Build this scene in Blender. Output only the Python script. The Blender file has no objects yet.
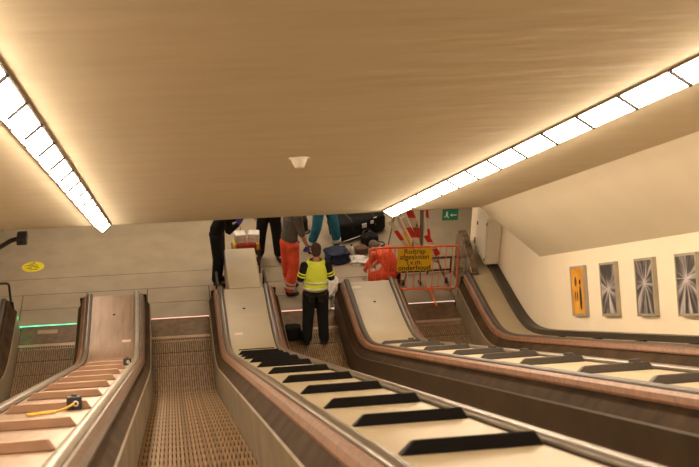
import bpy, bmesh, math, random
from mathutils import Vector, Matrix, Quaternion
random.seed(7)
scene = bpy.context.scene
col = scene.collection
R = math.radians
C30, S30 = math.cos(R(30)), 0.5
EYE = 10.27                      # camera height over the lower landing
H = 1.168                        # distance from eye to step nosing plane
X0, LW, PITCH = -0.339, 0.95, 2.116
L = [X0 + PITCH * (i - 1) for i in range(4)]
RR = [l + LW for l in L]

def inc(x, d, n):                # point given along (d) and square to (n) the slope
    return Vector((x, d * C30 + n * S30, -d * S30 + n * C30 + EYE))

def zb(y, w=0.16):               # height of the step line at y
    a = (-H - y * S30) / C30 + EYE
    t = a / w
    if t > 30: return a
    if t < -30: return 0.0
    return w * math.log1p(math.exp(t)) if t > -30 else 0.0

# ------------------------------------------------------------------ materials
M = {}
def mat(name, rgb, rough=0.6, metal=0.0, var=0.12, scale=6.0, bump=0.0, bscale=40.0, stretch=(1, 1, 1), emit=None, estr=0.0, spec=0.5, rgb2=None, coat=0.0):
    m = bpy.data.materials.new(name); m.use_nodes = True
    nt = m.node_tree; b = nt.nodes['Principled BSDF']
    b.inputs['Roughness'].default_value = rough
    b.inputs['Metallic'].default_value = metal
    b.inputs['Specular IOR Level'].default_value = spec
    b.inputs['Coat Weight'].default_value = coat
    tc = nt.nodes.new('ShaderNodeTexCoord'); mp = nt.nodes.new('ShaderNodeMapping')
    mp.inputs['Scale'].default_value = stretch
    nt.links.new(tc.outputs['Object'], mp.inputs['Vector'])
    nz = nt.nodes.new('ShaderNodeTexNoise'); nz.inputs['Scale'].default_value = scale; nz.inputs['Detail'].default_value = 5
    nt.links.new(mp.outputs['Vector'], nz.inputs['Vector'])
    cr = nt.nodes.new('ShaderNodeValToRGB')
    lo = rgb2 if rgb2 else tuple(c * (1 - var * 1.6) for c in rgb)
    cr.color_ramp.elements[0].position = 0.3; cr.color_ramp.elements[1].position = 0.7
    cr.color_ramp.elements[0].color = (*lo, 1); cr.color_ramp.elements[1].color = (*rgb, 1)
    nt.links.new(nz.outputs['Fac'], cr.inputs['Fac']); nt.links.new(cr.outputs['Color'], b.inputs['Base Color'])
    if bump:
        n2 = nt.nodes.new('ShaderNodeTexNoise'); n2.inputs['Scale'].default_value = bscale
        nt.links.new(mp.outputs['Vector'], n2.inputs['Vector'])
        bp = nt.nodes.new('ShaderNodeBump'); bp.inputs['Strength'].default_value = bump; bp.inputs['Distance'].default_value = 0.02
        nt.links.new(n2.outputs['Fac'], bp.inputs['Height']); nt.links.new(bp.outputs['Normal'], b.inputs['Normal'])
    if emit:
        b.inputs['Emission Color'].default_value = (*emit, 1); b.inputs['Emission Strength'].default_value = estr
    M[name] = m
    return m

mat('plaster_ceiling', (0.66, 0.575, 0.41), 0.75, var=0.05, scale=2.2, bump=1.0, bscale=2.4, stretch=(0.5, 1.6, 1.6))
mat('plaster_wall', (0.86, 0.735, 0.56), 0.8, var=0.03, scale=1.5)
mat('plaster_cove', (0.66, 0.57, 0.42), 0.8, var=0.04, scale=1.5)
mat('floor', (0.33, 0.265, 0.19), 0.55, var=0.12, scale=2.4, bump=0.05)
mat('dark_gap', (0.05, 0.035, 0.025), 0.9)
mat('wood_cleat', (0.33, 0.20, 0.095), 0.55, var=0.35, scale=9, stretch=(2.5, 1, 1))
mat('groove', (0.075, 0.04, 0.018), 0.85)
mat('step_metal', (0.16, 0.10, 0.06), 0.55, 0.2)
mat('comb', (0.42, 0.29, 0.19), 0.4, 0.4)
mat('comb_plate', (0.17, 0.10, 0.05), 0.5, 0.3, var=0.3, scale=8)
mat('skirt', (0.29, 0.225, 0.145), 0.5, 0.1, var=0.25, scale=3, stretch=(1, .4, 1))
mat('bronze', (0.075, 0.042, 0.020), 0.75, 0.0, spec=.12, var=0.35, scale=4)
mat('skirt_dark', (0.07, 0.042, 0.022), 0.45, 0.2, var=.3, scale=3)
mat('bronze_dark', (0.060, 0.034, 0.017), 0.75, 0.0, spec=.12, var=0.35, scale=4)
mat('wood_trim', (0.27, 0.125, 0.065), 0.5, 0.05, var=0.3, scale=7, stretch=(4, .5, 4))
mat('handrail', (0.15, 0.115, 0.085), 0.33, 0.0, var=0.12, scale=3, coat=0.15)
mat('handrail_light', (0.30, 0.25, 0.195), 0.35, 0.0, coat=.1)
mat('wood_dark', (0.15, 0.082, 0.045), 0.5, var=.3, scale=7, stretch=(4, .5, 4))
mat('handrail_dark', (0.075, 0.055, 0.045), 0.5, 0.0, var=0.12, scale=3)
mat('deck_cream', (0.46, 0.37, 0.24), 0.42, 0.0, var=0.08, scale=2)
mat('deck_copper', (0.36, 0.225, 0.145), 0.40, 0.2, var=0.22, scale=3, stretch=(5, .6, 1))
mat('bar_copper', (0.37, 0.225, 0.145), 0.42, 0.2, var=0.15, scale=3)
mat('bar_black', (0.006, 0.005, 0.005), 0.6, spec=.15)
mat('bar_grey', (0.055, 0.043, 0.036), 0.5)
mat('black_plastic', (0.02, 0.018, 0.018), 0.5)
mat('black_cloth', (0.013, 0.012, 0.013), 0.9, spec=.2)
mat('navy_cloth', (0.012, 0.022, 0.06), 0.85, var=.3, scale=10)
mat('hivis', (0.74, 0.84, 0.07), 0.7, var=0.08, emit=None)
mat('hivis_band', (0.62, 0.62, 0.42), 0.4)
mat('reflective', (0.70, 0.72, 0.66), 0.35, 0.1)
mat('orange_cloth', (1.0, 0.12, 0.05), 0.75, var=0.25, scale=8, bump=.3, bscale=9)
mat('orange_paint', (1.0, 0.19, 0.07), 0.4)
mat('grey_shirt', (0.13, 0.115, 0.10), 0.9, var=0.2, scale=9)
mat('teal_cloth', (0.015, 0.18, 0.30), 0.8, var=0.3, scale=7, bump=.3, bscale=9)
mat('white_cloth', (0.70, 0.66, 0.62), 0.6, var=0.2, scale=12)
mat('skin', (0.48, 0.22, 0.13), 0.55, var=.05)
mat('hair_brown', (0.07, 0.028, 0.016), 0.8, var=.3, scale=60)
mat('hair_grey', (0.16, 0.13, 0.11), 0.8, var=.3, scale=60)
mat('purple_glove', (0.06, 0.045, 0.42), 0.45)
mat('leather', (0.015, 0.012, 0.012), 0.4)
mat('brown_cloth', (0.12, 0.06, 0.035), 0.8)
mat('yellow_sign', (0.85, 0.50, 0.015), 0.5, var=.05)
mat('yellow_sticker', (0.75, 0.62, 0.02), 0.5)
mat('yellow_cable', (0.72, 0.42, 0.04), 0.5)
mat('ink', (0.015, 0.012, 0.01), 0.6)
mat('green_sign', (0.005, 0.20, 0.12), 0.5)
mat('white_paint', (0.74, 0.68, 0.58), 0.5, var=.06)
mat('red_paint', (0.72, 0.045, 0.03), 0.5)
mat('steel', (0.33, 0.29, 0.25), 0.4, 0.6)
mat('dark_steel', (0.06, 0.045, 0.035), 0.4, 0.5)
mat('cabinet', (0.70, 0.62, 0.50), 0.5, var=.03)
mat('frame_metal', (0.42, 0.37, 0.29), 0.4, 0.2)
mat('label_pink', (0.85, 0.62, 0.50), 0.6)
mat('red_case', (0.42, 0.035, 0.02), 0.5)
mat('lamp_housing', (0.10, 0.065, 0.04), 0.5)
mat('lamp', (1, 0.9, 0.75), 0.5, emit=(1.0, 0.815, 0.59), estr=10.5)
mat('hall_fill_glow', (1, 0.9, 0.75), 0.5, emit=(1.0, 0.815, 0.59), estr=6.2)  # emission of the added lamps over the lower hall
mat('led_green', (0.1, 0.9, 0.5), 0.5, emit=(0.12, 1.0, 0.50), estr=.5)
mat('led_pink', (1, 0.6, 0.5), 0.5, emit=(1.0, 0.52, 0.40), estr=.32)
mat('led_white', (1, 0.9, 0.8), 0.5, emit=(1.0, 0.80, 0.66), estr=.2)
mat('mottled', (0.30, 0.22, 0.15), 0.25, 0.3, rgb2=(0.07, 0.045, 0.03), scale=9)

# ------------------------------------------------------------------ helpers
def link(name, bm, m, parent=None, smooth=False, mods=None):
    me = bpy.data.meshes.new(name)
    bmesh.ops.recalc_face_normals(bm, faces=bm.faces)
    bm.to_mesh(me); bm.free()
    ms = m if isinstance(m, (list, tuple)) else [m]
    for k in ms: me.materials.append(M[k])
    if smooth:
        for p in me.polygons: p.use_smooth = True
    o = bpy.data.objects.new(name, me); col.objects.link(o)
    if parent: o.parent = parent
    return o

def tag(o, label=None, cat=None, group=None, kind=None):
    if label: o['label'] = label
    if cat: o['category'] = cat
    if group: o['group'] = group
    if kind: o['kind'] = kind
    return o

def thing(name, label, cat, loc=(0, 0, 0), rot=(0, 0, 0), group=None):
    o = bpy.data.objects.new(name, None); col.objects.link(o)
    o.location = loc; o.rotation_euler = rot; o.empty_display_size = 0.1
    return tag(o, label, cat, group)

def copy_tree(o, parent=None):
    c = o.copy(); col.objects.link(c); c.parent = parent
    for ch in list(o.children): copy_tree(ch, c)
    return c

def box(bm, x0, x1, y0, y1, z0, z1, mi=0, f=None):
    vs = [Vector((x, y, z)) for x in (x0, x1) for y in (y0, y1) for z in (z0, z1)]
    if f: vs = [f(v) for v in vs]
    v = [bm.verts.new(p) for p in vs]
    for q in ((0, 1, 3, 2), (4, 6, 7, 5), (0, 4, 5, 1), (2, 3, 7, 6), (0, 2, 6, 4), (1, 5, 7, 3)):
        bm.faces.new([v[i] for i in q]).material_index = mi
    return v

def nbox(*a, **k):
    bm = bmesh.new(); box(bm, *a, **k); return bm

def bevel(bm, w, seg=2):
    bmesh.ops.recalc_face_normals(bm, faces=bm.faces)
    bmesh.ops.bevel(bm, geom=bm.edges[:], offset=w, segments=seg, profile=0.5, affect='EDGES')
    return bm

def prism(bm, pts, vec, mi=0):   # closed outline pts extruded by vec
    a = [bm.verts.new(p) for p in pts]; b = [bm.verts.new(Vector(p) + Vector(vec)) for p in pts]
    bm.faces.new(a).material_index = mi; bm.faces.new(b[::-1]).material_index = mi
    n = len(pts)
    for i in range(n): bm.faces.new((a[i], b[i], b[(i + 1) % n], a[(i + 1) % n])).material_index = mi

def tube(bm, pts, r, n=10, mi=0, closed=False):
    pts = [Vector(p) for p in pts]; rings = []
    up = None
    for i, p in enumerate(pts):
        if closed: t = pts[(i + 1) % len(pts)] - pts[i - 1]
        else: t = (pts[min(i + 1, len(pts) - 1)] - pts[max(i - 1, 0)])
        t.normalize()
        if up is None or abs(up.dot(t)) > .99:
            up = Vector((0, 0, 1)) if abs(t.z) < .9 else Vector((1, 0, 0))
        s = t.cross(up).normalized(); u = s.cross(t).normalized(); up = u
        rr = r[i] if isinstance(r, (list, tuple)) else r
        rings.append([bm.verts.new(p + (s * math.cos(a) + u * math.sin(a)) * rr) for a in [2 * math.pi * k / n for k in range(n)]])
    m = len(rings)
    for i in range(m if closed else m - 1):
        A, B = rings[i], rings[(i + 1) % m]
        for k in range(n): bm.faces.new((A[k], A[(k + 1) % n], B[(k + 1) % n], B[k])).material_index = mi
    if not closed:
        bm.faces.new(rings[0][::-1]).material_index = mi; bm.faces.new(rings[-1]).material_index = mi

def ell(bm, c, r, seg=16, rot=None, mi=0):
    m = Matrix.Translation(c) @ (rot.to_4x4() if rot else Matrix.Identity(4)) @ Matrix.Diagonal((*r, 1))
    g = bmesh.ops.create_uvsphere(bm, u_segments=seg, v_segments=max(6, seg // 2), radius=1, matrix=m)
    for v in g['verts']:
        for f in v.link_faces: f.material_index = mi

def cyl(bm, a, b, r, n=16, r2=None, mi=0): tube(bm, [a, b], [r, r if r2 is None else r2], n, mi)

def rounded(pts, rad=0.05, seg=4):
    out = []
    pts = [Vector(p) for p in pts]
    for i, p in enumerate(pts):
        if i in (0, len(pts) - 1): out.append(p); continue
        a = (pts[i - 1] - p).normalized() * rad; b = (pts[i + 1] - p).normalized() * rad
        for k in range(seg + 1):
            t = k / seg; out.append((1 - t) ** 2 * (p + a) + 2 * t * (1 - t) * p + t * t * (p + b))
    return out

# ------------------------------------------------------------------ sweeps along the slope
YEND = 17.45
def stations(y0=-3.0, y1=YEND):
    s = [y0 + (14.4 - y0) * i / 6 for i in range(6)]
    y = 14.4
    while y < min(16.5, y1) - 1e-6: s.append(y); y += 0.12
    s += [16.6, y1] if y1 > 16.6 else [y1]
    return s
def sweep(prof, ys=None, closed=True, cap=True, vs=1.0):
    """prof: (x, v) points, v measured straight up from the step line"""
    bm = bmesh.new(); ys = ys or stations()
    rings = [[bm.verts.new((x, y, zb(y) + v)) for x, v in prof] for y in ys]
    n = len(prof)
    for a, b in zip(rings, rings[1:]):
        for k in range(n if closed else n - 1):
            bm.faces.new((a[k], a[(k + 1) % n], b[(k + 1) % n], b[k]))
    if closed and cap:
        bm.faces.new(rings[0][::-1]); bm.faces.new(rings[-1])
    return bm

def side_parts(root, x, sgn, trim, rail, panel='bronze', skirt='skirt'):
    """one side of a balustrade; x = lane edge, sgn = direction away from the lane"""
    f = lambda pts: [(x + sgn * a, v) for a, v in pts]
    link('skirt', sweep(f([(0.0, -.30), (0.0, .405), (.012, .42), (.05, .42), (.05, -.30)])), skirt, root)
    link('side_panel', sweep(f([(.013, .42), (.097, .545), (.13, .545), (.13, .42)])), panel, root)
    link('moulding', sweep(f([(.097, .545), (.082, .552), (.082, .572), (.102, .612), (.135, .635), (.158, .630), (.158, .545)])), trim, root, smooth=False)
    # handrail with its return at the foot
    cx, cv = x + sgn * .205, .628
    sec = [(cx + .044 * math.cos(a), cv + .030 * math.sin(a)) for a in [2 * math.pi * k / 12 for k in range(12)]]
    ys = stations(y1=YEND + 0.02)
    bm = sweep(sec, ys, cap=False)
    bm.verts.ensure_lookup_table()
    last = [v for v in bm.verts][-12:]; prev = last
    zc = zb(YEND + .02) + cv
    for k in range(1, 7):
        a = math.pi / 2 * k / 6; rr = 0.09
        cy = YEND + .02 + rr * math.sin(a); cz = zc - rr * (1 - math.cos(a))
        cur = []
        for (sx, sv) in sec:
            dv = sv - cv
            cur.append(bm.verts.new((sx, cy + dv * math.sin(a), cz + dv * math.cos(a))))
        for j in range(12): bm.faces.new((prev[j], prev[(j + 1) % 12], cur[(j + 1) % 12], cur[j]))
        prev = cur
    cur = [bm.verts.new((v.co.x, v.co.y, 0.10)) for v in prev]
    for j in range(12): bm.faces.new((prev[j], prev[(j + 1) % 12], cur[(j + 1) % 12], cur[j]))
    link('handrail', bm, rail, root, smooth=True)
    link('rail_channel', sweep(f([(.158, .545), (.158, .612), (.252, .612), (.252, .545)])), 'bar_black', root)

def bar_mesh(x0, x1, kind):
    bm = bmesh.new(); h = .064
    a = Vector((x0 + .03, 0, 0)); w = x1 - x0 - .05
    for_y = [(0.0, 1.0), (.075, 1.0)]
    front = [(x0 + .035, 0), (x1 - .01, 0), (x1 - .045, h), (x0 + .095, h)]
    back = [(x0 + .035, 0), (x1 - .01, 0), (x1 - .05, h * .85), (x0 + .10, h * .85)]
    A = [bm.verts.new((x, 0, z)) for x, z in front]; B = [bm.verts.new((x, .085, z)) for x, z in back]
    bm.faces.new(A); bm.faces.new(B[::-1])
    for i in range(4): bm.faces.new((A[i], B[i], B[(i + 1) % 4], A[(i + 1) % 4]))
    bmesh.ops.recalc_face_normals(bm, faces=bm.faces)
    bmesh.ops.bevel(bm, geom=bm.edges[:], offset=.006, segments=1, affect='EDGES')
    if kind == 'flat':
        for v in bm.verts: v.co.z *= .25; v.co.x = x0 + .08 + (v.co.x - x0) * .5
    if kind == 'grey':
        cyl(bm, (x1 - .15, .04, h - .005), (x1 - .15, .04, h + .02), .045, 12)
    return bm

def balustrade(name, label, xl, xr, deck_m, bar_m, bars, trim_l, trim_r, rail_l, rail_r, kind='black', panel='bronze'):
    root = thing(name, label, 'balustrade', (0, 0, 0))
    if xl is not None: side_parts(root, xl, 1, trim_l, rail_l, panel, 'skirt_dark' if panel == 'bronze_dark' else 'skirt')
    if xr is not None: side_parts(root, xr, -1, trim_r, rail_r, panel)
    a = (xl + .253) if xl is not None else -3.30
    b = (xr - .253) if xr is not None else 5.58
    link('deck', sweep([(a, .545), (a, .612), (b, .612), (b, .545)]), deck_m, root)
    # foot closing the end of the newel
    e0 = (xl if xl is not None else -3.30); e1 = (xr if xr is not None else 5.58)
    link('newel_end', nbox(e0 + .05, e1 - .05, YEND - .03, YEND + .0, 0.0, .61), panel, root)
    for d in bars:
        o = link('deck_bar', bar_mesh(a, b, kind), bar_m, root)
        o.location = inc(0, d, -(H - .612 * C30)); o.rotation_euler = (R(-30), 0, 0)
    return root, a, b

up_bars = [-1.9, -.5, .9, 2.2, 3.55]
BA = balustrade('escalator_balustrade', 'dark balustrade against the left wall at the left picture edge', None, L[0], 'deck_cream', 'bar_black', up_bars + [4.9 + 1.4 * k for k in range(10)], 'bronze', 'bronze', 'handrail_dark', 'handrail_dark')
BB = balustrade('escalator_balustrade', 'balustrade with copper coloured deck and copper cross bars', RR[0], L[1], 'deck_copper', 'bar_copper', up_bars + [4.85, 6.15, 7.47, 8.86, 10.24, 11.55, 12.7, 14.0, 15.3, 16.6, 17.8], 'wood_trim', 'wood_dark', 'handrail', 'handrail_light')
BC = balustrade('escalator_balustrade', 'balustrade with cream deck and broad black cross bars, left of the police officer', RR[1], L[2], 'deck_cream', 'bar_black', up_bars + [4.9, 6.2, 7.4, 8.78, 10.24, 11.79, 13.28, 14.6, 15.7, 16.5, 17.2, 17.9], 'wood_trim', 'wood_trim', 'handrail', 'handrail')
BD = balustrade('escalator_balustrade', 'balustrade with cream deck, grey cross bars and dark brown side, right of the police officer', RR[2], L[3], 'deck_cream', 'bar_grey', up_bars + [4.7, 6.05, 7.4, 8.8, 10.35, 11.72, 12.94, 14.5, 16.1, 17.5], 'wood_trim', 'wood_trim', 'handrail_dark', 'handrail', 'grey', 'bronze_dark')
BE = balustrade('escalator_balustrade', 'balustrade running below the row of wall pictures', RR[3], None, 'deck_cream', 'bar_black', [6.0 + 1.45 * k for k in range(8)], 'wood_trim', 'wood_trim', 'handrail_dark', 'handrail_dark', 'flat')
# flush screws, holes and pale stickers on the newel decks
def deck_marks(b, specs):
    root = b[0]
    for kind, x, y in specs:
        z = .612 + zb(y)
        if kind == 'hole':
            bm = bmesh.new(); cyl(bm, (x, y, z - .002), (x, y, z + .004), .022, 12); link('deck_hole', bm, 'bar_black', root)
        elif kind == 'sticker':
            link('deck_sticker', nbox(x - .065, x + .065, y - .05, y + .05, z - .001, z + .002), 'label_pink', root)
        else:
            bm = bmesh.new(); ell(bm, (x, y, z), (.10, .055, .012), 16); link('deck_cap', bm, 'white_paint', root)
deck_marks(BB, [('hole', -.90, 16.83), ('sticker', -.70, 15.95)])
deck_marks(BC, [('hole', 1.155, 16.78), ('sticker', 1.01, 15.95)])
deck_marks(BD, [('hole', 3.28, 16.75), ('cap', 3.06, 17.25)])
# extension boxes behind the newels
def ext(root, x0, x1, y0, y1, z1, m):
    bm = nbox(x0, x1, y0, y1, 0.0, z1); bevel(bm, .012, 1)
    o = link('newel_extension', bm, m, root); return o
ext(BC[0], .96, 1.50, YEND + .002, 18.90, .618, 'deck_cream')
ext(BE[0], 5.22, 5.575, YEND + .002, 18.75, .618, 'deck_cream')
# tall mottled end panel at the foot of the right-hand balustrade
bm = bmesh.new()
pp = [(17.46, .0), (17.46, .66), (17.75, .80), (18.0, .93), (18.2, 1.00), (18.4, 1.00), (18.55, .93), (18.62, .80), (18.62, 0.0)]
prism(bm, [(5.08, y, z) for y, z in pp], (.12, 0, 0)); bevel(bm, .01, 1)
link('end_panel', bm, 'mottled', BE[0])
# raised dark kerb along the right wall
kerb = sweep([(5.44, .612), (5.44, .70), (5.585, .70), (5.585, .612)], stations(y1=18.7))
link('wall_kerb', kerb, 'dark_steel', BE[0])
# small hoops beside the newels
def hoop(root, x, y0, y1, z):
    bm = bmesh.new(); tube(bm, rounded([(x, y0, .36), (x, y0, z), (x, y1, z), (x, y1, 0.0)], .07), .017, 10)
    link('hoop_rail', bm, 'dark_steel', root, smooth=True)
hoop(BC[0], .78, YEND + .05, 18.02, .66); hoop(BC[0], 1.58, YEND + .05, 18.0, .66)
def xhoop(root, x0, x1, y, z):
    bm = bmesh.new(); tube(bm, rounded([(x0, y, 0.0), (x0, y, z), (x1, y, z), (x1, y, .5)], .06), .02, 10)
    link('hoop_rail', bm, 'dark_steel', root, smooth=True)
xhoop(BA[0], -2.80, -2.57, 17.62, .86)

# ------------------------------------------------------------------ escalators
def step_bm():
    bm = bmesh.new(); w = LW - .012
    box(bm, -w / 2, w / 2, -.405, -.004, -.05, -.013, 1)
    box(bm, -w / 2, w / 2, -.03, -.004, -.26, -.012, 2)
    n = 27; p = w / n
    for i in range(n):
        x = -w / 2 + p * (i + .5)
        box(bm, x - p * .31, x + p * .31, -.372, 0.0, -.014, 0.0, 0)
    return bm
proto = None
def escalator(i, label, led):
    global proto
    root = thing('escalator', label, 'escalator', (L[i] + LW / 2, YEND, 0))
    for k in range(49):
        y = 16.95 - .4 * k
        if proto is None:
            s = link('step', step_bm(), ['wood_cleat', 'groove', 'step_metal'], root); proto = s
        else:
            s = proto.copy(); col.objects.link(s); s.parent = root
        s.location = (0, y - YEND, zb(y))
    w = LW / 2
    bm = bmesh.new(); box(bm, -w, w, 17.075 - YEND, 17.64 - YEND, -.02, .014); bevel(bm, .004, 1)
    link('comb_plate', bm, 'comb_plate', root)
    bm = bmesh.new(); n = 27; p = (LW - .012) / n
    box(bm, -w, w, 16.99 - YEND, 17.074 - YEND, -.01, .011)
    for k in range(n):
        x = -w + .006 + p * (k + 1) - p * .0
        if k < n - 1: box(bm, x - p * .16, x + p * .16, 16.90 - YEND, 16.992 - YEND, -.012, .008)
    link('comb', bm, 'comb', root)
    link('comb_light', nbox(-w - .03, w + .03, 17.645 - YEND, 17.664 - YEND, -.005, .016), led, root)
    if i == 0:
        link('maker_plate', nbox(-.20, .12, 17.38 - YEND, 17.50 - YEND, .013, .017), 'comb', root)
    return root
escalator(0, 'leftmost escalator, partly hidden, with a green light line at its foot', 'led_green')
escalator(1, 'empty escalator with worn wooden steps between copper deck and black barred deck', 'led_pink')
escalator(2, 'escalator at whose foot the police officer stands', 'led_pink')
escalator(3, 'rightmost escalator, closed off by the orange fence', 'led_white')
# added point light without a fitting, for the green glow beside the leftmost escalator
g = bpy.data.lights.new('green_fill', 'POINT'); g.energy = .2; g.color = (.1, 1, .4); g.shadow_soft_size = .03
go = bpy.data.objects.new('green_glow_fill', g); col.objects.link(go); go.location = (L[0] + .08, 17.55, .25)

# ------------------------------------------------------------------ setting
def struct(name, bm, m): return tag(link(name, bm, m), kind='structure')
CEIL, DEND = 1.345, 17.69
XL, XR, XCL, XCR = -3.32, 5.60, -2.43, 4.71
bm = bmesh.new()
prism(bm, [inc(XCL, -4, CEIL), inc(XCR, -4, CEIL), inc(XCR, -4, CEIL + .3), inc(XCL, -4, CEIL + .3)], inc(0, DEND, 0) - inc(0, -4, 0))
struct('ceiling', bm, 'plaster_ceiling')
for nm, xa, xb_, xo in (('ceiling_cove', XCR, XR, .0), ('ceiling_cove', XCL, XL, .0)):
    bm = bmesh.new()
    prism(bm, [inc(xa, -4, CEIL), inc(xb_, -4, .545), inc(xb_, -4, CEIL + .3), inc(xa, -4, CEIL + .3)], inc(0, DEND, 0) - inc(0, -4, 0))
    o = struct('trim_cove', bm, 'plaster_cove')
def wall_outline(x, yend):
    return [(x, -3.6, 9.5), (x, yend - 3.0, -.4), (x, yend, -.4), (x, yend, 3.4), (x, 13, 4.6), (x, -2.2, 14)]
bm = bmesh.new(); prism(bm, wall_outline(XR, 19.5), (.35, 0, 0)); struct('wall_right', bm, 'plaster_wall')
bm = bmesh.new(); prism(bm, wall_outline(XL - .35, 19.5), (.35, 0, 0)); struct('wall_left', bm, 'plaster_wall')
# lower hall
bm = bmesh.new(); box(bm, -8, 10, YEND - .0, 27, -.35, -.012)
struct('floor_base', bm, 'dark_gap').name = 'floor'
bm = bmesh.new()
xs = [-8, -5.2] + [v for i in range(4) for v in (L[i] - .06, RR[i] + .06)] + [7.6, 10]
gp = .007
for j in range(len(xs) - 1):
    y0 = 17.66 if 2 <= j <= 8 and j % 2 == 0 else YEND
    lane = (2 <= j <= 8 and j % 2 == 0)
    ys = ([17.67, 18.22, 18.74] if lane else [YEND + .002, 18.74])
    for a, b in zip(ys, ys[1:]): box(bm, xs[j] + gp, xs[j + 1] - gp, a + gp, b - gp, -.05, 0)
for a, b in ((18.74, 19.32), (19.32, 22.4), (22.4, 27)):
    for xa, xb_ in ((-8, 1.0 if a < 19 else 1.4), (1.0 if a < 19 else 1.4, 10)):
        box(bm, xa + gp, xb_ - gp, a + gp, b - gp, -.05, 0)
struct('floor', bm, 'floor')
struct('wall_back', nbox(-8, 10, 27, 27.3, -.3, 3.4), 'plaster_wall')
struct('wall_hall_left', nbox(-8.3, -8, 19.5, 27.3, -.3, 3.4), 'plaster_wall').name = 'wall_left'
struct('wall_hall_right', nbox(10, 10.3, 19.5, 27.3, -.3, 3.4), 'plaster_wall').name = 'wall_right'
struct('wall_front', nbox(5.95, 10.3, 19.2, 19.5, -.3, 3.4), 'plaster_wall')
struct('wall_front', nbox(-8.3, -3.67, 19.2, 19.5, -.3, 3.4), 'plaster_wall')
bm = bmesh.new(); box(bm, -8.3, 10.3, 16.15, 27.3, 2.80, 3.1); struct('ceiling', bm, 'plaster_ceiling')

# ------------------------------------------------------------------ lamps
def strip_lamp(label, A, B, cx, dend, step, first):
    """wedge shaped fitting: inner lens A-B faces the middle of the tunnel, outer lens B-cx the wall"""
    root = thing('strip_light', label, 'ceiling light', inc(B[0], 8, CEIL), (R(-30), 0, 0))
    sg = 1 if B[0] > A[0] else -1
    a = (A[0] - B[0], A[1] - CEIL); b = (0.0, B[1] - CEIL); c_ = (cx - B[0], A[1] - CEIL)
    x0, x1 = sorted((a[0] - sg * .018, c_[0] + sg * .018))
    link('housing', nbox(x0, x1, -11.5, dend - 8, a[1] - .003, -.001), 'lamp_housing', root)
    d = first
    while d > -3: d -= step
    while d < dend - .1:
        e = min(d + step, dend); bm = bmesh.new()
        prism(bm, [(a[0], d - 8 + .011, a[1] - .003), (b[0], d - 8 + .011, b[1]), (c_[0], d - 8 + .011, a[1] - .003)], (0, e - d - .022, 0))
        link('diffuser', bm, 'lamp', root)
        bm = bmesh.new()
        prism(bm, [(a[0] - sg * .02, e - 8 - .0105, a[1] - .003), (a[0] - sg * .016, e - 8 - .0105, a[1] - .016), (b[0] - sg * .008, e - 8 - .0105, b[1] - .016), (c_[0] + sg * .014, e - 8 - .0105, a[1] - .003)], (0, .021, 0))
        link('divider', bm, 'bar_black', root)
        d = e
    return root
strip_lamp('long fluorescent ceiling strip on the left side of the ceiling', (-.814, 1.335), (-.922, 1.243), -1.03, 17.6, .86, 6.55)
strip_lamp('long fluorescent ceiling strip on the right side, above the barrier', (3.167, 1.335), (3.294, 1.243), 3.42, 17.4, .88, 7.05)
for i, x in enumerate((-1.5, 1.2, 3.9)):  # out-of-view lamps added to brighten the landing
    o = thing('hall_fill_light', 'added unseen fill lamp under the lower hall ceiling', 'ceiling light', (x, 20.6, 2.8), group='added hall fill lamps')
    link('housing', nbox(-.16, .16, -2.0, 2.0, -.06, -.001), 'lamp_housing', o)
    link('diffuser', nbox(-.14, .14, -1.98, 1.98, -.085, -.055), 'hall_fill_glow', o)
# smoke detector
sd = thing('smoke_detector', 'small white cup shaped smoke detector in the middle of the ceiling', 'smoke detector', inc(1.21, 10.75, CEIL), (R(-30), 0, 0))
bm = bmesh.new(); tube(bm, [(0, 0, 0), (0, 0, -.012)], [.092, .092], 24); link('mounting_plate', bm, 'white_paint', sd)
bm = bmesh.new(); tube(bm, [(0, 0, -.010), (0, 0, -.03), (0, 0, -.085), (0, 0, -.092)], [.072, .068, .044, .036], 24); link('sensor_cup', bm, 'white_paint', sd, smooth=False)

# ------------------------------------------------------------------ wall pictures
def art_mat(name, cx, cz, spokes, seed, tint):
    m = bpy.data.materials.new(name); m.use_nodes = True; nt = m.node_tree; b = nt.nodes['Principled BSDF']
    b.inputs['Roughness'].default_value = .35
    N = nt.nodes.new; K = nt.links.new
    tc = N('ShaderNodeTexCoord'); sx = N('ShaderNodeSeparateXYZ'); K(tc.outputs['Generated'], sx.inputs[0])
    def mth(op, a, b_=None):
        n = N('ShaderNodeMath'); n.operation = op
        for i, v in enumerate((a, b_)):
            if v is None: continue
            if isinstance(v, (int, float)): n.inputs[i].default_value = v
            else: K(v, n.inputs[i])
        return n.outputs[0]
    dx = mth('SUBTRACT', sx.outputs['Y'], cx); dz = mth('MULTIPLY', mth('SUBTRACT', sx.outputs['Z'], cz), 1.5)
    ang = mth('ARCTAN2', dx, dz)
    rad = mth('SQRT', mth('ADD', mth('MULTIPLY', dx, dx), mth('MULTIPLY', dz, dz)))
    cmb = N('ShaderNodeCombineXYZ'); K(mth('MULTIPLY', ang, spokes), cmb.inputs[0]); K(mth('MULTIPLY', rad, .8), cmb.inputs[1]); cmb.inputs[2].default_value = seed
    nz = N('ShaderNodeTexNoise'); nz.inputs['Scale'].default_value = 1.0; nz.inputs['Detail'].default_value = 8; K(cmb.outputs[0], nz.inputs['Vector'])
    glow = mth('DIVIDE', .02, mth('ADD', mth('MULTIPLY', rad, rad), .02))
    v = mth('ADD', nz.outputs['Fac'], mth('MULTIPLY', glow, .25))
    cr = N('ShaderNodeValToRGB'); e = cr.color_ramp.elements
    e[0].position = .46; e[1].position = .74
    e[0].color = (*[c * .06 for c in tint], 1); e[1].color = (*[c * .62 for c in tint], 1)
    K(v, cr.inputs[0]); K(cr.outputs[0], b.inputs['Base Color'])
    M[name] = m
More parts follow.
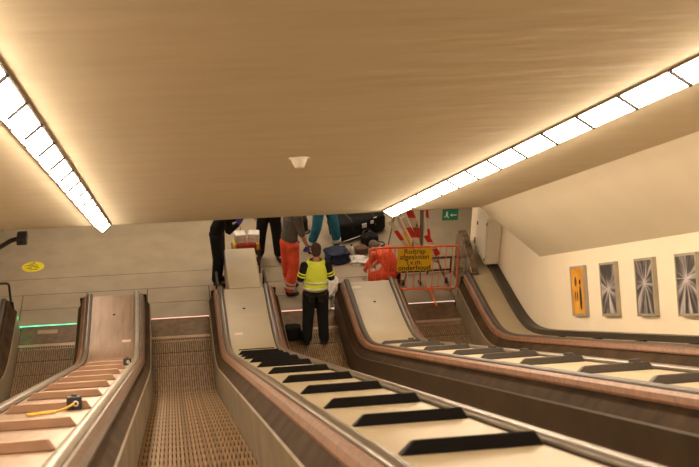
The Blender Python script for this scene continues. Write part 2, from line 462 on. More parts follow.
art_mat('print_a', .5, .50, 2.6, 1.3, (.95, .85, .85)); art_mat('print_b', .5, .58, 3.6, 4.1, (.95, .85, .85)); art_mat('print_c', .52, .60, 4.6, 7.7, (.95, .85, .85))
mat('print_gold', (0.85, 0.46, 0.06), .4, rgb2=(0.62, 0.24, 0.02), scale=5)
PIC = [(15.93, 'framed golden yellow picture with dark figures, leftmost on the right wall', 'print_gold'),
       (14.76, 'framed black and white picture second from the left, with one bright lower half', 'print_a'),
       (13.56, 'framed black and white picture third from the left, dark rays spreading from its middle', 'print_b'),
       (12.38, 'framed black and white picture nearest the camera, cut by the right picture edge', 'print_c')]
for i, (d, lab, pm) in enumerate(PIC):
    o = thing('framed_picture', lab, 'picture', inc(XR - .001, d, -.01), (R(-30), 0, 0), group='framed pictures on the right wall')
    t, hw, hh = .055, .275, .345
    bm = bmesh.new()
    box(bm, -t, 0, -hw, -hw + .03, -hh, hh); box(bm, -t, 0, hw - .03, hw, -hh, hh)
    box(bm, -t, 0, -hw + .03, hw - .03, -hh, -hh + .03); box(bm, -t, 0, -hw + .03, hw - .03, hh - .03, hh)
    link('picture_frame', bm, 'frame_metal', o)
    p = link('print', nbox(-t + .006, -.01, -hw + .03, hw - .03, -hh + .03, hh - .03), pm, o)
    if i == 0:
        for k, (yy, z0, z1, wd) in enumerate(((-.10, -.27, .08, .045), (.07, .06, .20, .045), (.10, -.15, .0, .022), (.02, -.15, .0, .022))):
            bm = bmesh.new(); ell(bm, (-t + .004, yy, (z0 + z1) / 2), (.004, wd, (z1 - z0) / 2), 12)
            if k == 0: ell(bm, (-t + .004, yy, z1 + .04), (.004, .035, .04), 10)
            link('dark_shape', bm, 'brown_cloth' if k else 'ink', p)

# cabinet on the right wall
cb = thing('wall_cabinet', 'cream metal cabinet on the right wall beside the end of the sloping ceiling', 'cabinet', (5.595, 17.9, .72))
bm = bmesh.new(); box(bm, -.245, 0, -.30, .34, 0, .86); bevel(bm, .008, 1); link('body', bm, 'cabinet', cb)
bm = bmesh.new(); box(bm, -.262, -.246, -.285, .325, .015, .845); bevel(bm, .004, 1); dr = link('door', bm, 'cabinet', cb)
for z in (.08, .74):
    bm = bmesh.new(); cyl(bm, (-.268, -.29, z), (-.268, -.29, z + .05), .007, 8); link('hinge', bm, 'dark_steel', dr)
bm = bmesh.new(); box(bm, -.28, -.26, .25, .265, .5, .56); link('handle', bm, 'dark_steel', dr)
link('bracket', nbox(-.16, -.02, -.24, -.12, -.10, 0.0), 'black_plastic', cb)

# green sign hanging beyond the ceiling edge
gs = thing('hanging_sign', 'small green sign hanging at the end of the ceiling near the right wall', 'sign', (4.415, 16.6, 2.10), (0, 0, R(-3)))
bm = bmesh.new(); box(bm, -.125, .125, -.012, .012, 0, .19); bevel(bm, .004, 1); pl = link('panel', bm, 'green_sign', gs)
for x in (-.1, .1):
    bm = bmesh.new(); cyl(bm, (x, 0, .18), (x, 0, .70), .005, 8); link('hanging_rod', bm, 'steel', gs)
bm = bmesh.new()   # running figure and arrow symbol
box(bm, .03, .10, -.0145, -.0125, .085, .10); prism(bm, [(-.0 + .03, -.0145, .065), (.03, -.0145, .12), (-.005, -.0145, .0925)], (0, .002, 0))
ell(bm, (-.055, -.0135, .145), (.012, .0015, .013), 8); prism(bm, [(-.075, -.0145, .125), (-.04, -.0145, .13), (-.045, -.0145, .09), (-.02, -.0145, .05), (-.035, -.0145, .045), (-.058, -.0145, .08), (-.085, -.0145, .05), (-.095, -.0145, .06), (-.068, -.0145, .095)], (0, .002, 0))
tag(link('symbol', bm, 'reflective', pl), 'pale symbol')

# camera on an arm, top left
cc = thing('security_camera', 'dark camera on a bent arm at the left edge below the ceiling end', 'camera', (-2.13, 16.45, 2.23))
bm = bmesh.new(); box(bm, -.075, .075, -.14, .12, -.055, .06); bevel(bm, .015, 2); link('camera_body', bm, 'black_plastic', cc)
bm = bmesh.new(); cyl(bm, (0, -.14, 0), (0, -.17, 0), .035, 16); link('lens', bm, 'leather', cc)
bm = bmesh.new(); tube(bm, rounded([(-.06, 0, -.01), (-.16, 0, -.03), (-.36, 0, -.15), (-1.19, 0, -.20)], .05), .034, 10); link('arm', bm, 'dark_steel', cc, smooth=True)
link('wall_plate', nbox(-1.19, -1.17, -.07, .07, -.30, -.10), 'dark_steel', cc)

# floor sticker
fs = thing('floor_sticker', 'round yellow sticker with black marks on the floor at the left', 'sticker', (-2.43, 19.8, 0), (0, 0, R(8)))
bm = bmesh.new(); cyl(bm, (0, 0, .0), (0, 0, .004), .20, 32); link('disc', bm, 'yellow_sticker', fs)
bm = bmesh.new()
for x, y, w in ((-.02, .11, .035), (-.03, .06, .11), (.0, .0, .09), (-.07, -.05, .05), (.06, -.06, .05), (.0, -.11, .07)):
    box(bm, x - w, x + w, y - .009, y + .009, .0035, .0055, f=lambda v: v)
ell(bm, (.03, .145, .005), (.03, .02, .002), 8)
link('marks', bm, 'ink', fs)

# ------------------------------------------------------------------ sockets and cable on the copper deck
def deckpt(x, d): return inc(x, d, -(H - .612 * C30))
for nm, x, d, lab in (('socket_box', -.72, 8.85, 'black socket box on the copper deck with a yellow cable plugged in'),
                      ('socket_box', -.615, 16.3, 'far black socket box at the foot of the copper deck')):
    s = thing(nm, lab, 'socket box', deckpt(x, d), (R(-30), 0, 0))
    bm = bmesh.new(); box(bm, -.052, .052, -.03, .05, 0, .095); bevel(bm, .006, 1); bd = link('body', bm, 'black_plastic', s)
    bm = bmesh.new(); box(bm, -.02, .02, .0, .04, .095, .11); link('lid_latch', bm, 'bar_grey', s)
    bm = bmesh.new(); tube(bm, [(.012 + .016 * math.cos(a), -.036, .045 + .016 * math.sin(a)) for a in [2 * math.pi * k / 12 for k in range(12)]], .006, 8, closed=True)
    link('socket_ring', bm, 'white_paint', s, smooth=True)
q = [(-.72, 8.80, .045), (-.745, 8.72, .035), (-.80, 8.70, .012), (-.90, 8.66, .012), (-.99, 8.58, .012), (-1.02, 8.50, .012), (-.99, 8.46, .012), (-.90, 8.52, .012), (-.83, 8.60, .012)]
bm = bmesh.new(); tube(bm, rounded([deckpt(a, b) + Vector((0, S30, C30)) * c_ for a, b, c_ in q], .03, 3), .009, 8)
tag(link('power_cable', bm, 'yellow_cable', smooth=True), 'loop of yellow cable lying on the copper deck', 'cable')

# ------------------------------------------------------------------ people
def loft(bm, pts, rad, side=(1, 0, 0), n=14, capf=.55, mi=0):
    """pts centre line, rad list of (across, deep); rounded ends"""
    pts = [Vector(p) for p in pts]; rad = [(r, r) if not isinstance(r, tuple) else r for r in rad]
    t0 = (pts[0] - pts[1]).normalized(); t1 = (pts[-1] - pts[-2]).normalized()
    P, Q = [], []
    for a in (.25, .65): 
        P.append(pts[0] + t0 * rad[0][1] * capf * math.cos(math.pi / 2 * a)); Q.append(tuple(r * math.sin(math.pi / 2 * a) for r in rad[0]))
    P += pts; Q += rad
    for a in (.65, .25):
        P.append(pts[-1] + t1 * rad[-1][1] * capf * math.cos(math.pi / 2 * a)); Q.append(tuple(r * math.sin(math.pi / 2 * a) for r in rad[-1]))
    rings = []
    for i, p in enumerate(P):
        t = (P[min(i + 1, len(P) - 1)] - P[max(i - 1, 0)]).normalized()
        s = Vector(side) - t * Vector(side).dot(t)
        if s.length < .2: s = Vector((0, 1, 0)) - t * t.y
        s.normalize(); u = t.cross(s)
        rings.append([bm.verts.new(p + s * math.cos(a) * Q[i][0] + u * math.sin(a) * Q[i][1]) for a in [2 * math.pi * k / n for k in range(n)]])
    for A, B in zip(rings, rings[1:]):
        for k in range(n): bm.faces.new((A[k], A[(k + 1) % n], B[(k + 1) % n], B[k])).material_index = mi
    bm.faces.new(rings[0][::-1]); bm.faces.new(rings[-1])

def meld(name, bm, m, parent, voxel=.012, smooth=4):
    """fuse overlapping closed pieces into one continuous surface"""
    bmesh.ops.recalc_face_normals(bm, faces=bm.faces)
    o = link(name, bm, m)
    md = o.modifiers.new('r', 'REMESH'); md.mode = 'VOXEL'; md.voxel_size = voxel
    sm = o.modifiers.new('s', 'SMOOTH'); sm.factor = .5; sm.iterations = smooth
    dg = bpy.context.evaluated_depsgraph_get(); dg.update()
    me = bpy.data.meshes.new_from_object(o.evaluated_get(dg))
    old = o.data; o.modifiers.clear(); o.data = me
    me.name = name
    for p in me.polygons: p.use_smooth = True
    bpy.data.meshes.remove(old)
    if not me.materials: me.materials.append(M[m])
    o.parent = parent
    return o

def mid(a, b, t=.5): return Vector(a).lerp(Vector(b), t)

BASE = dict(pelvis=(0, 0, .98), waist=(0, 0, 1.12), chest=(0, .01, 1.36), neck=(0, -.01, 1.54), head=(0, .015, 1.69),
            shL=(-.185, -.01, 1.47), elL=(-.25, -.03, 1.20), wrL=(-.26, .05, .95), haL=(-.26, .07, .86),
            shR=(.185, -.01, 1.47), elR=(.25, -.03, 1.20), wrR=(.26, .05, .95), haR=(.26, .07, .86),
            hiL=(-.095, 0, .93), knL=(-.11, .02, .51), anL=(-.12, -.02, .10), toL=(-.14, .14, .04),
            hiR=(.095, 0, .93), knR=(.11, .02, .51), anR=(.12, -.02, .10), toR=(.14, .14, .04))

def hand(bm, wr, ha, sgn, side):
    wr, ha = Vector(wr), Vector(ha); t = (ha - wr).normalized()
    s = Vector(side); s = (s - t * s.dot(t)).normalized(); u = t.cross(s)
    palm_e = wr + t * .09
    loft(bm, [wr, wr + t * .04, palm_e], [(.027, .022), (.038, .018), (.042, .016)], side=s, n=10)
    for k, ln in enumerate((.070, .080, .074, .058)):
        o = s * (-.030 + .020 * k)
        b0 = palm_e - t * .01 + o
        curl = -u * sgn
        loft(bm, [b0, b0 + t * ln * .5 + curl * .008, b0 + t * ln * .85 + curl * .03, b0 + t * ln * .92 + curl * .055], [.0095, .009, .008, .007], side=s, n=8)
    tb = wr + t * .03 - s * .032
    loft(bm, [tb, tb + t * .03 - s * .025, tb + t * .06 - s * .032 - u * sgn * .01], [.013, .011, .009], side=u, n=8)

def person(label, loc, rz, J=None, sc=1.0, top=('black_cloth', True), legs='black_cloth', hair='hair_brown', glove=None, boots='leather', cuff=None, vest=False, shirt_len=0.93, hat=None, group=None):
    j = dict(BASE); j.update(J or {})
    j = {k: Vector(v) for k, v in j.items()}
    root = thing('person', label, 'person', loc, (0, 0, rz), group); root.scale = (sc, sc, sc)
    hipside = (j['hiR'] - j['hiL']).normalized(); shside = (j['shR'] - j['shL']).normalized()
    # --- body: one continuous figure
    bm = bmesh.new()
    loft(bm, [j['pelvis'] - Vector((0, 0, .03)), j['waist'], j['chest'], mid(j['chest'], j['neck'], .6)], [(.150, .10), (.135, .09), (.165, .105), (.12, .075)], side=shside)
    loft(bm, [mid(j['chest'], j['neck'], .5), j['neck'], j['head'] - (j['head'] - j['neck']) * .3], [.065, .055, .052])
    hv = (j['head'] - j['neck']).normalized()
    fwd = (Vector((0, 1, 0)) - hv * hv.y)
    if 'face' in j: fwd = j['face'] - hv * j['face'].dot(hv)
    fwd.normalize(); rt = fwd.cross(hv).normalized()
    Rm = Matrix((rt, fwd, hv)).transposed()
    hd = lambda a, b, c_: j['head'] + Rm @ Vector((a, b, c_))
    ell(bm, hd(0, -.005, .015), (.077, .095, .105), 16, Rm); ell(bm, hd(0, .03, -.055), (.052, .058, .060), 12, Rm)
    ell(bm, hd(0, .098, -.018), (.012, .018, .025), 8, Rm)
    ell(bm, hd(0, .085, -.062), (.022, .012, .009), 8, Rm)
    for s in (-1, 1): ell(bm, hd(s * .079, -.005, -.01), (.010, .022, .032), 8, Rm)
    for S_, sg in (('L', -1), ('R', 1)):
        loft(bm, [j['sh' + S_], mid(j['sh' + S_], j['el' + S_]), j['el' + S_]], [.058, .046, .040])
        loft(bm, [j['el' + S_], mid(j['el' + S_], j['wr' + S_], .35), j['wr' + S_]], [.040, .041, .026])
        hand(bm, j['wr' + S_], j['ha' + S_], sg, (0, 1, 0) if abs((j['ha' + S_] - j['wr' + S_]).normalized().y) < .8 else (1, 0, 0))
        loft(bm, [j['hi' + S_], mid(j['hi' + S_], j['kn' + S_]), j['kn' + S_]], [.088, .073, .055])
        loft(bm, [j['kn' + S_], mid(j['kn' + S_], j['an' + S_], .35), j['an' + S_]], [.053, .055, .036])
        loft(bm, [j['an' + S_] - Vector((0, 0, .03)), mid(j['an' + S_], j['to' + S_], .6), j['to' + S_]], [(.035, .035), (.042, .03), (.035, .02)])
    body = meld('body', bm, 'skin', root, .0085, 3)
    for s in (-1, 1):
        bm = bmesh.new(); ell(bm, hd(s * .031, .083, .012), (.012, .010, .008), 8, Rm); link('eye', bm, 'ink', root, smooth=True)
    # --- hair
    bm = bmesh.new(); ell(bm, hd(0, -.020, .035), (.084, .094, .098), 20, Rm); ell(bm, hd(0, -.045, -.02), (.076, .060, .075), 16, Rm)
    meld('hair', bm, hair, root, .012, 2)
    # --- trousers
    bm = bmesh.new()
    loft(bm, [j['pelvis'] - Vector((0, 0, .04)), mid(j['pelvis'], j['waist'], .8)], [(.170, .125), (.155, .11)], side=hipside)
    for S_ in 'LR':
        k, h_, a = j['kn' + S_], j['hi' + S_], j['an' + S_]
        loft(bm, [h_, mid(h_, k), k], [.118, .106, .094]); loft(bm, [k, mid(k, a, .4), mid(k, a, .95)], [.094, .090, .082])
    meld('trousers', bm, legs, root, .013, 3)
    # --- jacket or shirt
    bm = bmesh.new(); lng = mid(j['waist'], j['pelvis'], .6)
    loft(bm, [lng, j['waist'], j['chest'], mid(j['chest'], j['neck'], .55)], [(.178, .128), (.168, .122), (.190, .128), (.14, .09)], side=shside)
    loft(bm, [mid(j['chest'], j['neck'], .5), mid(j['chest'], j['neck'], .86)], [.085, .066])
    for S_ in 'LR':
        s_, e_, w_ = j['sh' + S_], j['el' + S_], j['wr' + S_]
        loft(bm, [s_, mid(s_, e_), e_], [.076, .064, .056])
        if top[1]: loft(bm, [e_, mid(e_, w_, .92)], [.056, .042])
    meld('jacket' if top[1] else 'shirt', bm, top[0], root, .012, 3)
    # --- boots
    for S_ in 'LR':
        a, t = j['an' + S_], j['to' + S_]; bm = bmesh.new()
        ft = (t - a); ft.normalize()
        loft(bm, [a + Vector((0, 0, .10)), a], [.055, .050]); loft(bm, [a - ft * .03 + Vector((0, 0, -.045)), mid(a, t, .55) + Vector((0, 0, -.02)), t], [(.054, .046), (.062, .045), (.054, .036)])
        meld('boot', bm, boots, root, .012, 2)
    def band(name, a, b, t0, t1, r, m):
        bm = bmesh.new(); tube(bm, [mid(a, b, t0), mid(a, b, t1)], [r, r], 16); link(name, bm, m, root, smooth=False)
    if cuff:
        for S_ in 'LR':
            for t0, t1 in ((.62, .68), (.76, .84)) if cuff == 'double' else ((.70, .86),):
                band('reflective_band', j['kn' + S_], j['an' + S_], t0, t1, .094, 'reflective')
    if glove:
        for S_, sg in (('L', -1), ('R', 1)):
            bm = bmesh.new(); w_, h_ = j['wr' + S_], j['ha' + S_]
            hand(bm, w_ + (w_ - h_).normalized() * .01, h_, sg, (0, 1, 0) if abs((h_ - w_).normalized().y) < .8 else (1, 0, 0))
            for v in bm.verts:
                pass
            ob = meld('glove', bm, glove, root, .006, 1)
            md = ob.modifiers.new('d', 'DISPLACE'); md.strength = .006; md.mid_level = 0
    if vest:
        bm = bmesh.new()
        def ring(z, a, b, yo=0): return [Vector((a * math.cos(t), yo + b * math.sin(t), z)) for t in [2 * math.pi * k / 28 for k in range(28)]]
        zs = [(1.03, 0.178, 0.144), (1.10, 0.175, 0.142), (1.25, 0.182, 0.144), (1.36, 0.180, 0.142), (1.44, .165, .135), (1.50, .135, .105), (1.535, .105, .080)]
        rings = [[bm.verts.new(p) for p in ring(z, a, b, .005)] for z, a, b in zs]
        for q_, (A, B_) in enumerate(zip(rings, rings[1:])):
            for k in range(28): bm.faces.new((A[k], A[(k + 1) % 28], B_[(k + 1) % 28], B_[k]))
        ve = link('safety_vest', bm, 'hivis', root, smooth=True)
        ve['label'] = 'yellow safety vest'
        sl = ve.modifiers.new('t', 'SOLIDIFY'); sl.thickness = .008; sl.offset = 1
        for z0, z1 in ((1.045, 1.095), (1.165, 1.20)):
            bm = bmesh.new()
            A = [bm.verts.new(p) for p in ring(z0, .206, .160, .005)]; B_ = [bm.verts.new(p) for p in ring(z1, .206, .160, .005)]
            for k in range(28): bm.faces.new((A[k], A[(k + 1) % 28], B_[(k + 1) % 28], B_[k]))
            o = link('reflective_band', bm, 'hivis_band', ve, smooth=True); s2 = o.modifiers.new('t', 'SOLIDIFY'); s2.thickness = .004
        for S_ in 'LR':
            for t0, t1 in ((.50, .57), (.68, .75)):
                band('sleeve_band', j['sh' + S_], j['el' + S_], t0, t1, .072, 'hivis')
        # belt with pouches
        bm = bmesh.new(); A = [bm.verts.new(p) for p in ring(.95, .192, .148)]; B_ = [bm.verts.new(p) for p in ring(1.005, .192, .148)]
        for k in range(28): bm.faces.new((A[k], A[(k + 1) % 28], B_[(k + 1) % 28], B_[k]))
        be = link('belt', bm, 'leather', root); s2 = be.modifiers.new('t', 'SOLIDIFY'); s2.thickness = .012
        for a, b in ((.17, -.05), (-.18, -.03), (.06, -.16), (-.08, -.155)):
            bm = bmesh.new(); box(bm, a - .035, a + .035, b - .03, b + .03, .87, 1.0); bevel(bm, .008, 2); link('pouch', bm, 'leather', be)
    return root

# police officer, seen from behind
person('police officer seen from behind in a yellow vest over black uniform', (2.28, 16.55, 0), 0, dict(
    shL=(-.17, -.01, 1.46), shR=(.17, -.01, 1.46), elL=(-.25, -.02, 1.20), wrL=(-.22, .20, 1.12), haL=(-.19, .28, 1.10), elR=(.25, -.02, 1.20), wrR=(.23, .20, 1.12), haR=(.20, .28, 1.10),
    anL=(-.14, -.03, .10), toL=(-.17, .14, .04), knL=(-.115, .01, .52), anR=(.14, -.03, .10), toR=(.20, .12, .04), knR=(.12, .01, .52)),
    sc=1.0, top=('black_cloth', False), vest=True).scale = (1.0, 1.02, 1.01)
# medic in red-orange trousers
person('person with grey shirt and orange red trousers, head hidden by the ceiling', (2.06, 18.32, 0), R(-65), dict(
    pelvis=(0, -.02, .96), waist=(0, .01, 1.11), chest=(0, .05, 1.35), neck=(0, .09, 1.53), head=(0, .13, 1.68),
    shL=(-.185, .05, 1.46), elL=(-.23, .12, 1.16), wrL=(-.19, .22, .93), haL=(-.17, .23, .83), shR=(.185, .05, 1.46), elR=(.24, .10, 1.15), wrR=(.20, .22, .90), haR=(.18, .24, .80),
    anL=(-.10, .06, .10), toL=(-.12, .22, .04), anR=(.11, -.08, .10), toR=(.13, .08, .04)), sc=1.04, top=('grey_shirt', False), legs='orange_cloth', glove='purple_glove', cuff='double')
# black trousers facing the camera
person('person in black trousers and black shoes, visible only below the waist', (1.83, 19.6, 0), R(170), dict(
    knL=(-.14, .02, .51), anL=(-.17, .0, .10), toL=(-.25, .16, .045), knR=(.14, .02, .51), anR=(.17, -.02, .10), toR=(.24, .14, .045)), sc=1.03)
# person in dark clothes at the upper left of the black barred balustrade
person('person in dark clothes leaning over white packages, at the upper left', (.85, 18.80, 0), R(-100), dict(
    pelvis=(0, -.02, .95), waist=(0, .03, 1.08), chest=(0, .16, 1.27), neck=(0, .28, 1.40), head=(0, .37, 1.51),
    shL=(-.185, .22, 1.35), elL=(-.24, .24, 1.10), wrL=(-.12, .40, 1.24), haL=(-.08, .44, 1.31), shR=(.185, .22, 1.35), elR=(.25, .22, 1.10), wrR=(.18, .38, 1.22), haR=(.13, .42, 1.30)),
    sc=1.04, glove='purple_glove')
# teal trousers
person('person in blue green trousers with pale cuffs, visible only below the waist', (2.88, 19.9, 0), R(-165), dict(
    hiL=(-.095, 0, .90), hiR=(.095, 0, .90), knL=(-.19, .08, .50), anL=(-.25, .06, .10), toL=(-.32, .22, .04), knR=(.17, .06, .50), anR=(.25, -.05, .10), toR=(.31, .11, .04)),
    sc=.98, top=('teal_cloth', True), legs='teal_cloth', cuff='single')
# crouching figure in orange
person('person crouching in orange red clothes behind the orange fence', (3.80, 18.48, 0), R(38), dict(
    pelvis=(0, -.16, .30), waist=(0, -.10, .42), chest=(0, .04, .56), neck=(0, .18, .62), head=(0, .28, .63),
    shL=(-.17, .10, .60), elL=(-.22, .22, .38), wrL=(-.14, .36, .20), haL=(-.12, .42, .12), shR=(.17, .10, .60), elR=(.22, .22, .38), wrR=(.14, .36, .20), haR=(.12, .42, .12),
    hiL=(-.10, -.14, .26), knL=(-.16, .20, .10), anL=(-.13, -.20, .11), toL=(-.14, -.06, .05), hiR=(.10, -.14, .26), knR=(.17, .20, .10), anR=(.13, -.20, .11), toR=(.14, -.06, .05)),
    sc=.98, top=('orange_cloth', True), legs='orange_cloth', hair='hair_grey', cuff='single')

# ------------------------------------------------------------------ bags, cases, cloth
def lump(bm, c, r, rot=0, seg=20, amp=.12, f=4.0, seed=0):
    rm = Matrix.Rotation(rot, 3, 'Z'); st = len(bm.verts)
    g = bmesh.ops.create_icosphere(bm, subdivisions=4, radius=1)
    from mathutils import noise
    for v in g['verts']:
        p = v.co.copy(); k = 1 + amp * noise.noise(p * f * .5 + Vector((seed, 0, 0))) + amp * .5 * noise.noise(p * f + Vector((0, seed, 0)))
        q_ = Vector([math.copysign(abs(a) ** .5, a) for a in p]) * k
        v.co = rm @ Vector((q_.x * r[0], q_.y * r[1], q_.z * r[2])) + Vector(c)
        v.co.z = max(v.co.z, .002)

def bag(name, label, cat, loc, size, rz, m='black_cloth', amp=.10, extra=None):
    root = thing(name, label, cat, loc, (0, 0, rz))
    bm = bmesh.new(); lump(bm, (0, 0, size[2] * .95), size, 0, amp=amp, seed=loc[0]); link('body', bm, m, root, smooth=True)
    if extra: extra(root, size)
    return root

def big_extra(root, s):
    for k, (x, y, z, w, h) in enumerate(((-.02, -.30, .30, .05, .045), (.16, -.29, .33, .035, .03), (.26, -.24, .36, .04, .03), (.03, -.22, .36, .03, .03))):
        bm = bmesh.new(); box(bm, x - w, x + w, y - .012, y + .012, z - h, z + h, f=lambda v: v); bevel(bm, .004, 1)
        tag(link('white_patch', bm, 'white_cloth', root), 'white patch')
    bm = bmesh.new(); tube(bm, [(-.48 + .1 * i, -.285 - .03 * math.sin(i * .5), .07 + .012 * i) for i in range(7)], .012, 8); tag(link('piping', bm, 'white_cloth', root, smooth=True), 'pale piping')
    for x in (-.25, .25):
        bm = bmesh.new(); tube(bm, rounded([(x, -.27, .22), (x, -.2, .43), (x, .1, .45), (x, .25, .3)], .08), .018, 8); link('strap', bm, 'leather', root, smooth=True)
    bm = bmesh.new(); tube(bm, [(-.2, -.05, .42), (-.12, -.05, .50), (0, -.05, .53), (.12, -.05, .50), (.2, -.05, .42)], .016, 8); link('handle', bm, 'leather', root, smooth=True)
bag('equipment_bag', 'large black equipment bag with white patches lying on the hall floor', 'bag', (3.60, 20.48, 0), (.56, .27, .22), R(24), extra=big_extra)
def strap_extra(root, s):
    bm = bmesh.new(); tube(bm, [(.12 + .13 * math.cos(a), -.12 + .1 * math.sin(a), .02) for a in [2 * math.pi * k / 16 for k in range(16)]], .012, 8, closed=True); link('strap', bm, 'leather', root, smooth=True)
    bm = bmesh.new(); tube(bm, rounded([(-.12, 0, .10), (-.1, .1, .24), (.08, .14, .24), (.14, .02, .1)], .06), .014, 8); link('handle', bm, 'leather', root, smooth=True)
bag('shoulder_bag', 'black bag with loose straps in front of the large equipment bag', 'bag', (3.78, 20.02, 0), (.15, .13, .11), R(20), extra=strap_extra)
bag('pouch', 'small brown pouch lying beside the black bag with loose straps', 'pouch', (3.56, 19.66, 0), (.12, .10, .07), R(10), 'brown_cloth')
bag('jacket_bundle', 'dark navy jacket bundle on the floor right of the police officer', 'clothing', (3.06, 19.42, 0), (.22, .18, .11), R(10), 'navy_cloth', amp=.3)
bag('plastic_wrap', 'crumpled white plastic wrapping on the floor beside the navy bundle', 'plastic wrapping', (3.46, 19.30, 0), (.16, .14, .035), R(-10), 'white_cloth', amp=.5)
bag('backpack', 'dark bag under the ceiling edge between two standing people', 'bag', (2.46, 20.75, 0), (.22, .18, .16), R(5), 'black_cloth', extra=strap_extra)
bag('holdall', 'black bag on the floor left of the police officer boots', 'bag', (1.94, 16.76, 0), (.14, .10, .13), R(0), 'black_cloth', extra=None)
b2 = bag('foil_blanket', 'crumpled white sheet lying on the floor right of the police officer legs', 'blanket', (2.74, 18.06, 0), (.11, .32, .10), R(-16), 'white_cloth', amp=.7)
# bottle
bt = thing('bottle', 'small white bottle standing beside the crumpled plastic wrapping', 'bottle', (3.36, 19.60, 0))
bm = bmesh.new(); tube(bm, [(0, 0, 0), (0, 0, .15), (0, 0, .18), (0, 0, .20)], [.04, .04, .02, .016], 16); link('body', bm, 'white_paint', bt)
bm = bmesh.new(); cyl(bm, (0, 0, .198), (0, 0, .225), .018); link('cap', bm, 'navy_cloth', bt)

# trolley with case and packages
tr = thing('equipment_trolley', 'low trolley behind the end of the black barred balustrade', 'trolley', (1.38, 19.25, 0))
link('shelf', bevel(nbox(-.26, .26, -.18, .18, .44, .47), .006, 1), 'dark_steel', tr)
for x in (-.23, .23):
    for y in (-.15, .15):
        bm = bmesh.new(); cyl(bm, (x, y, .0), (x, y, .45), .015, 10); link('leg', bm, 'dark_steel', tr)
rc = thing('first_aid_case', 'flat red case with yellow ends under the white packages', 'case', (1.38, 19.22, .47))
link('body', bevel(nbox(-.18, .18, -.13, .13, 0, .12), .012, 2), 'red_case', rc)
for s in (-1, 1): tag(link('end_strap', bevel(nbox(s * .205 - .022, s * .205 + .022, -.135, .135, 0, .125), .006, 1), 'yellow_sign', rc), 'yellow end')
for k, (x, rz, w, lab) in enumerate(((1.27, .1, .10, 'white package with pink print, left one on the red case'), (1.52, -.15, .10, 'white package with pink print, right one on the red case'))):
    pk = thing('package', lab, 'package', (x, 19.23, .596), (0, 0, rz))
    bm = nbox(-w, w, -.10, .10, 0, .17 + .0 * k); bevel(bm, .02, 2); link('wrapper', bm, 'white_cloth', pk)
    for q_ in (-.05, .03): tag(link('print_band', nbox(-w * .96, w * .7, -.106, -.10, .06 + q_, .085 + q_), 'label_pink', pk), 'pink print')

# ------------------------------------------------------------------ orange fence and its sign
fe = thing('fence_panel', 'orange steel fence panel closing the rightmost escalator', 'fence', (0, 0, 0))
def fpt(u, z): return Vector((3.40 + u * 1.56, 17.93 - u * .02, z))
ZB, ZT = .17, .97
bm = bmesh.new(); tube(bm, rounded([fpt(.5, ZT), fpt(1, ZT - .01), fpt(1, ZB - .05), fpt(.5, ZB - .02), fpt(0, ZB), fpt(0, ZT + .01), fpt(.5, ZT)], .07), .019, 10); link('frame', bm, 'orange_paint', fe, smooth=True)
for k in range(1, 14):
    bm = bmesh.new(); cyl(bm, fpt(k / 14, ZB - .02), fpt(k / 14, ZT), .0065, 8); link('upright', bm, 'orange_paint', fe)
for u in (.22, .72):
    p = fpt(u, ZB); bm = bmesh.new()
    tube(bm, rounded([p, Vector((p.x, p.y, .03)), Vector((p.x, p.y - .10, .02)), Vector((p.x, p.y - .42, .02))], .03), .016, 8); link('foot', bm, 'orange_paint', fe, smooth=True)
    tube_b = bmesh.new(); cyl(tube_b, (p.x, p.y, .02), (p.x, p.y + .3, .02), .016, 8); link('foot', tube_b, 'orange_paint', fe)
sg = thing('warning_sign', 'yellow sign with four lines of black text hanging on the orange fence', 'sign', (4.175, 17.885, .745), (R(-8), R(1.5), 0))
bm = nbox(-.305, .305, -.008, .008, -.205, .205); bevel(bm, .003, 1); sp = link('panel', bm, 'yellow_sign', sg)
def text(s, size, loc, parent, m, name, bold=.0, rot=(R(90), 0, 0)):
    cu = bpy.data.curves.new(name, 'FONT'); cu.body = s; cu.size = size; cu.align_x = 'CENTER'; cu.align_y = 'CENTER'; cu.extrude = .001; cu.offset = bold
    o = bpy.data.objects.new(name, cu); col.objects.link(o)
    dg = bpy.context.evaluated_depsgraph_get(); dg.update()
    me = bpy.data.meshes.new_from_object(o.evaluated_get(dg))
    bpy.data.objects.remove(o); me.materials.clear(); me.materials.append(M[m])
    o = bpy.data.objects.new(name, me); col.objects.link(o); o.location = loc; o.rotation_euler = rot; o.parent = parent
    return o
for k, s in enumerate(('Roltrap', 'afgesloten', 'i.v.m.', 'onderhoud')):
    text(s, .128, (0, -.0105, .148 - .099 * k), sp, 'ink', 'lettering', .0012)

# ------------------------------------------------------------------ folded scissor barrier with red and white boards
sb = thing('folding_barrier', 'folded barrier of red and white striped boards on castors behind the fence', 'barrier', (0, 18.35, 0))
def board(a, b, w, y, nseg=5, first=0, red='red_paint'):
    a, b = Vector((a[0], y, a[1])), Vector((b[0], y, b[1])); t = (b - a).normalized(); s = Vector((t.z, 0, -t.x)) * -1
    bm = bmesh.new(); ln = (b - a).length; sh = w * .5
    def P(u, q_, yy): return a + t * u + s * (q_ * w / 2) + Vector((0, yy, 0))
    for i in range(nseg):
        u0, u1 = ln * i / nseg, ln * (i + 1) / nseg
        k0 = 0 if i == 0 else sh; k1 = 0 if i == nseg - 1 else sh
        vs = [bm.verts.new(P(u, q_, yy)) for yy in (-.012, .012) for u, q_ in ((u0 - k0 / 2, -1), (u0 + k0 / 2, 1), (u1 + k1 / 2, 1), (u1 - k1 / 2, -1))]
        for f in ((0, 1, 2, 3), (7, 6, 5, 4), (0, 4, 5, 1), (2, 6, 7, 3), (1, 5, 6, 2), (0, 3, 7, 4)): bm.faces.new([vs[q_] for q_ in f]).material_index = (i + first) % 2
    return link('striped_board', bm, ['white_paint', red], sb)
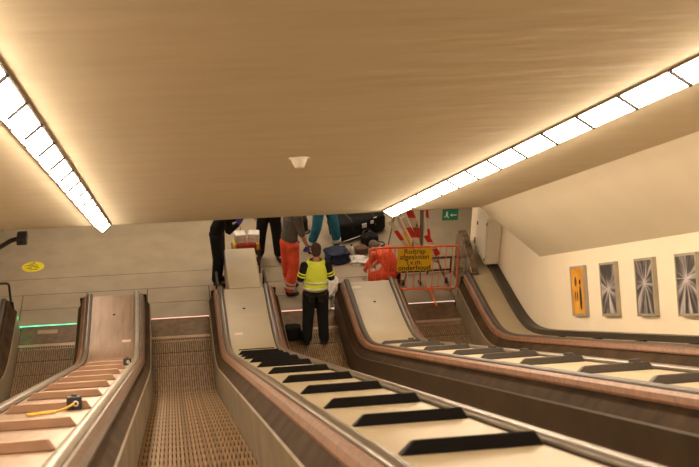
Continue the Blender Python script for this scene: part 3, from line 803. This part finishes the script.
board((3.80, 1.28), (4.17, .70), .07, .00, 3, 0)
board((3.95, 1.34), (4.22, .73), .05, .05, 2, 0, 'yellow_sign')
board((4.03, 1.36), (4.35, .76), .085, -.04, 3, 0)
board((4.13, 1.50), (4.36, .93), .12, .02, 3, 1)
board((4.46, .98), (4.70, .58), .09, -.03, 3, 1)
board((4.45, 1.52), (4.53, .88), .045, .0, 3, 1, 'red_paint')
for a, b, r in (((4.37, 1.60), (4.40, .35), .035), ((4.30, 1.2), (4.12, .06), .016), ((4.52, .9), (4.86, .09), .016), ((4.12, .75), (4.70, .42), .013)):
    bm = bmesh.new(); cyl(bm, (a[0], .0, a[1]), (b[0], .0, b[1]), r, 10); link('post', bm, 'steel', sb)
for x in (4.10, 4.88):
    bm = bmesh.new(); tube(bm, [(x - .02, 0, .05), (x + .02, 0, .05)], .05, 16); cs = link('castor', bm, 'black_plastic', sb)
bm = bmesh.new(); cyl(bm, (4.40, -.04, .03), (4.40, .04, .03), .03, 12); cyl(bm, (4.40, 0, .03), (4.40, 0, .36), .014, 10); link('castor', bm, 'black_plastic', sb)
# leaning pole
bm = bmesh.new(); tube(bm, [(4.06, 19.7, .0), (4.16, 19.5, 1.0), (4.21, 19.42, 1.5)], .014, 8)
pol = thing('pole', 'thin grey metal pole leaning beside the striped boards', 'pole')
link('shaft', bm, 'steel', pol, smooth=True)
bm = bmesh.new(); cyl(bm, (4.055, 19.705, 0), (4.065, 19.69, .06), .022, 10); link('foot', bm, 'black_plastic', pol)
# guard rail between fence and right balustrade
gr = thing('guard_rail', 'low dark pipe railing behind the orange fence', 'railing', (0, 18.72, 0))
for z, x0 in ((.31, 4.62), (.06, 3.98)):
    bm = bmesh.new(); cyl(bm, (x0, 0, z), (5.07, 0, z), .02, 12); link('rail', bm, 'dark_steel', gr)
for x, z in ((3.98, .06), (4.62, .31), (5.05, .31)):
    bm = bmesh.new(); cyl(bm, (x, 0, 0), (x, 0, z), .018, 12); link('post', bm, 'dark_steel', gr)

# ------------------------------------------------------------------ world, camera, view
w = bpy.data.worlds.new('World'); scene.world = w; w.use_nodes = True
w.node_tree.nodes['Background'].inputs[0].default_value = (1.0, .78, .55, 1)
w.node_tree.nodes['Background'].inputs[1].default_value = .12
cam = bpy.data.cameras.new('Camera'); co = bpy.data.objects.new('Camera', cam); col.objects.link(co)
cam.sensor_width = 36; cam.lens = 36 * 1200 / 699; cam.clip_start = .05; cam.clip_end = 200
D_ = Vector((-177.839, -81.019, -1200)).normalized()
a = Vector((1, .051, 0)); b = Vector((0, 0, -1)); t = -(a.dot(D_)) / b.dot(D_); X_ = (a + b * t).normalized(); N_ = X_.cross(D_)
rows = [X_, C30 * D_ + S30 * N_, -S30 * D_ + C30 * N_]      # world axes seen by the camera
m3 = Matrix(rows)                                             # rows: world axis -> camera coords; so m3 is camera-to-world
co.matrix_world = Matrix.Translation((0, 0, EYE)) @ m3.to_4x4()
cam.dof.use_dof = True; cam.dof.focus_distance = 19.0; cam.dof.aperture_fstop = 4.5
scene.camera = co
scene.view_settings.view_transform = 'Standard'; scene.view_settings.look = 'None'
scene.view_settings.gamma = 1; scene.view_settings.use_curve_mapping = False
scene.view_settings.exposure = 1.68
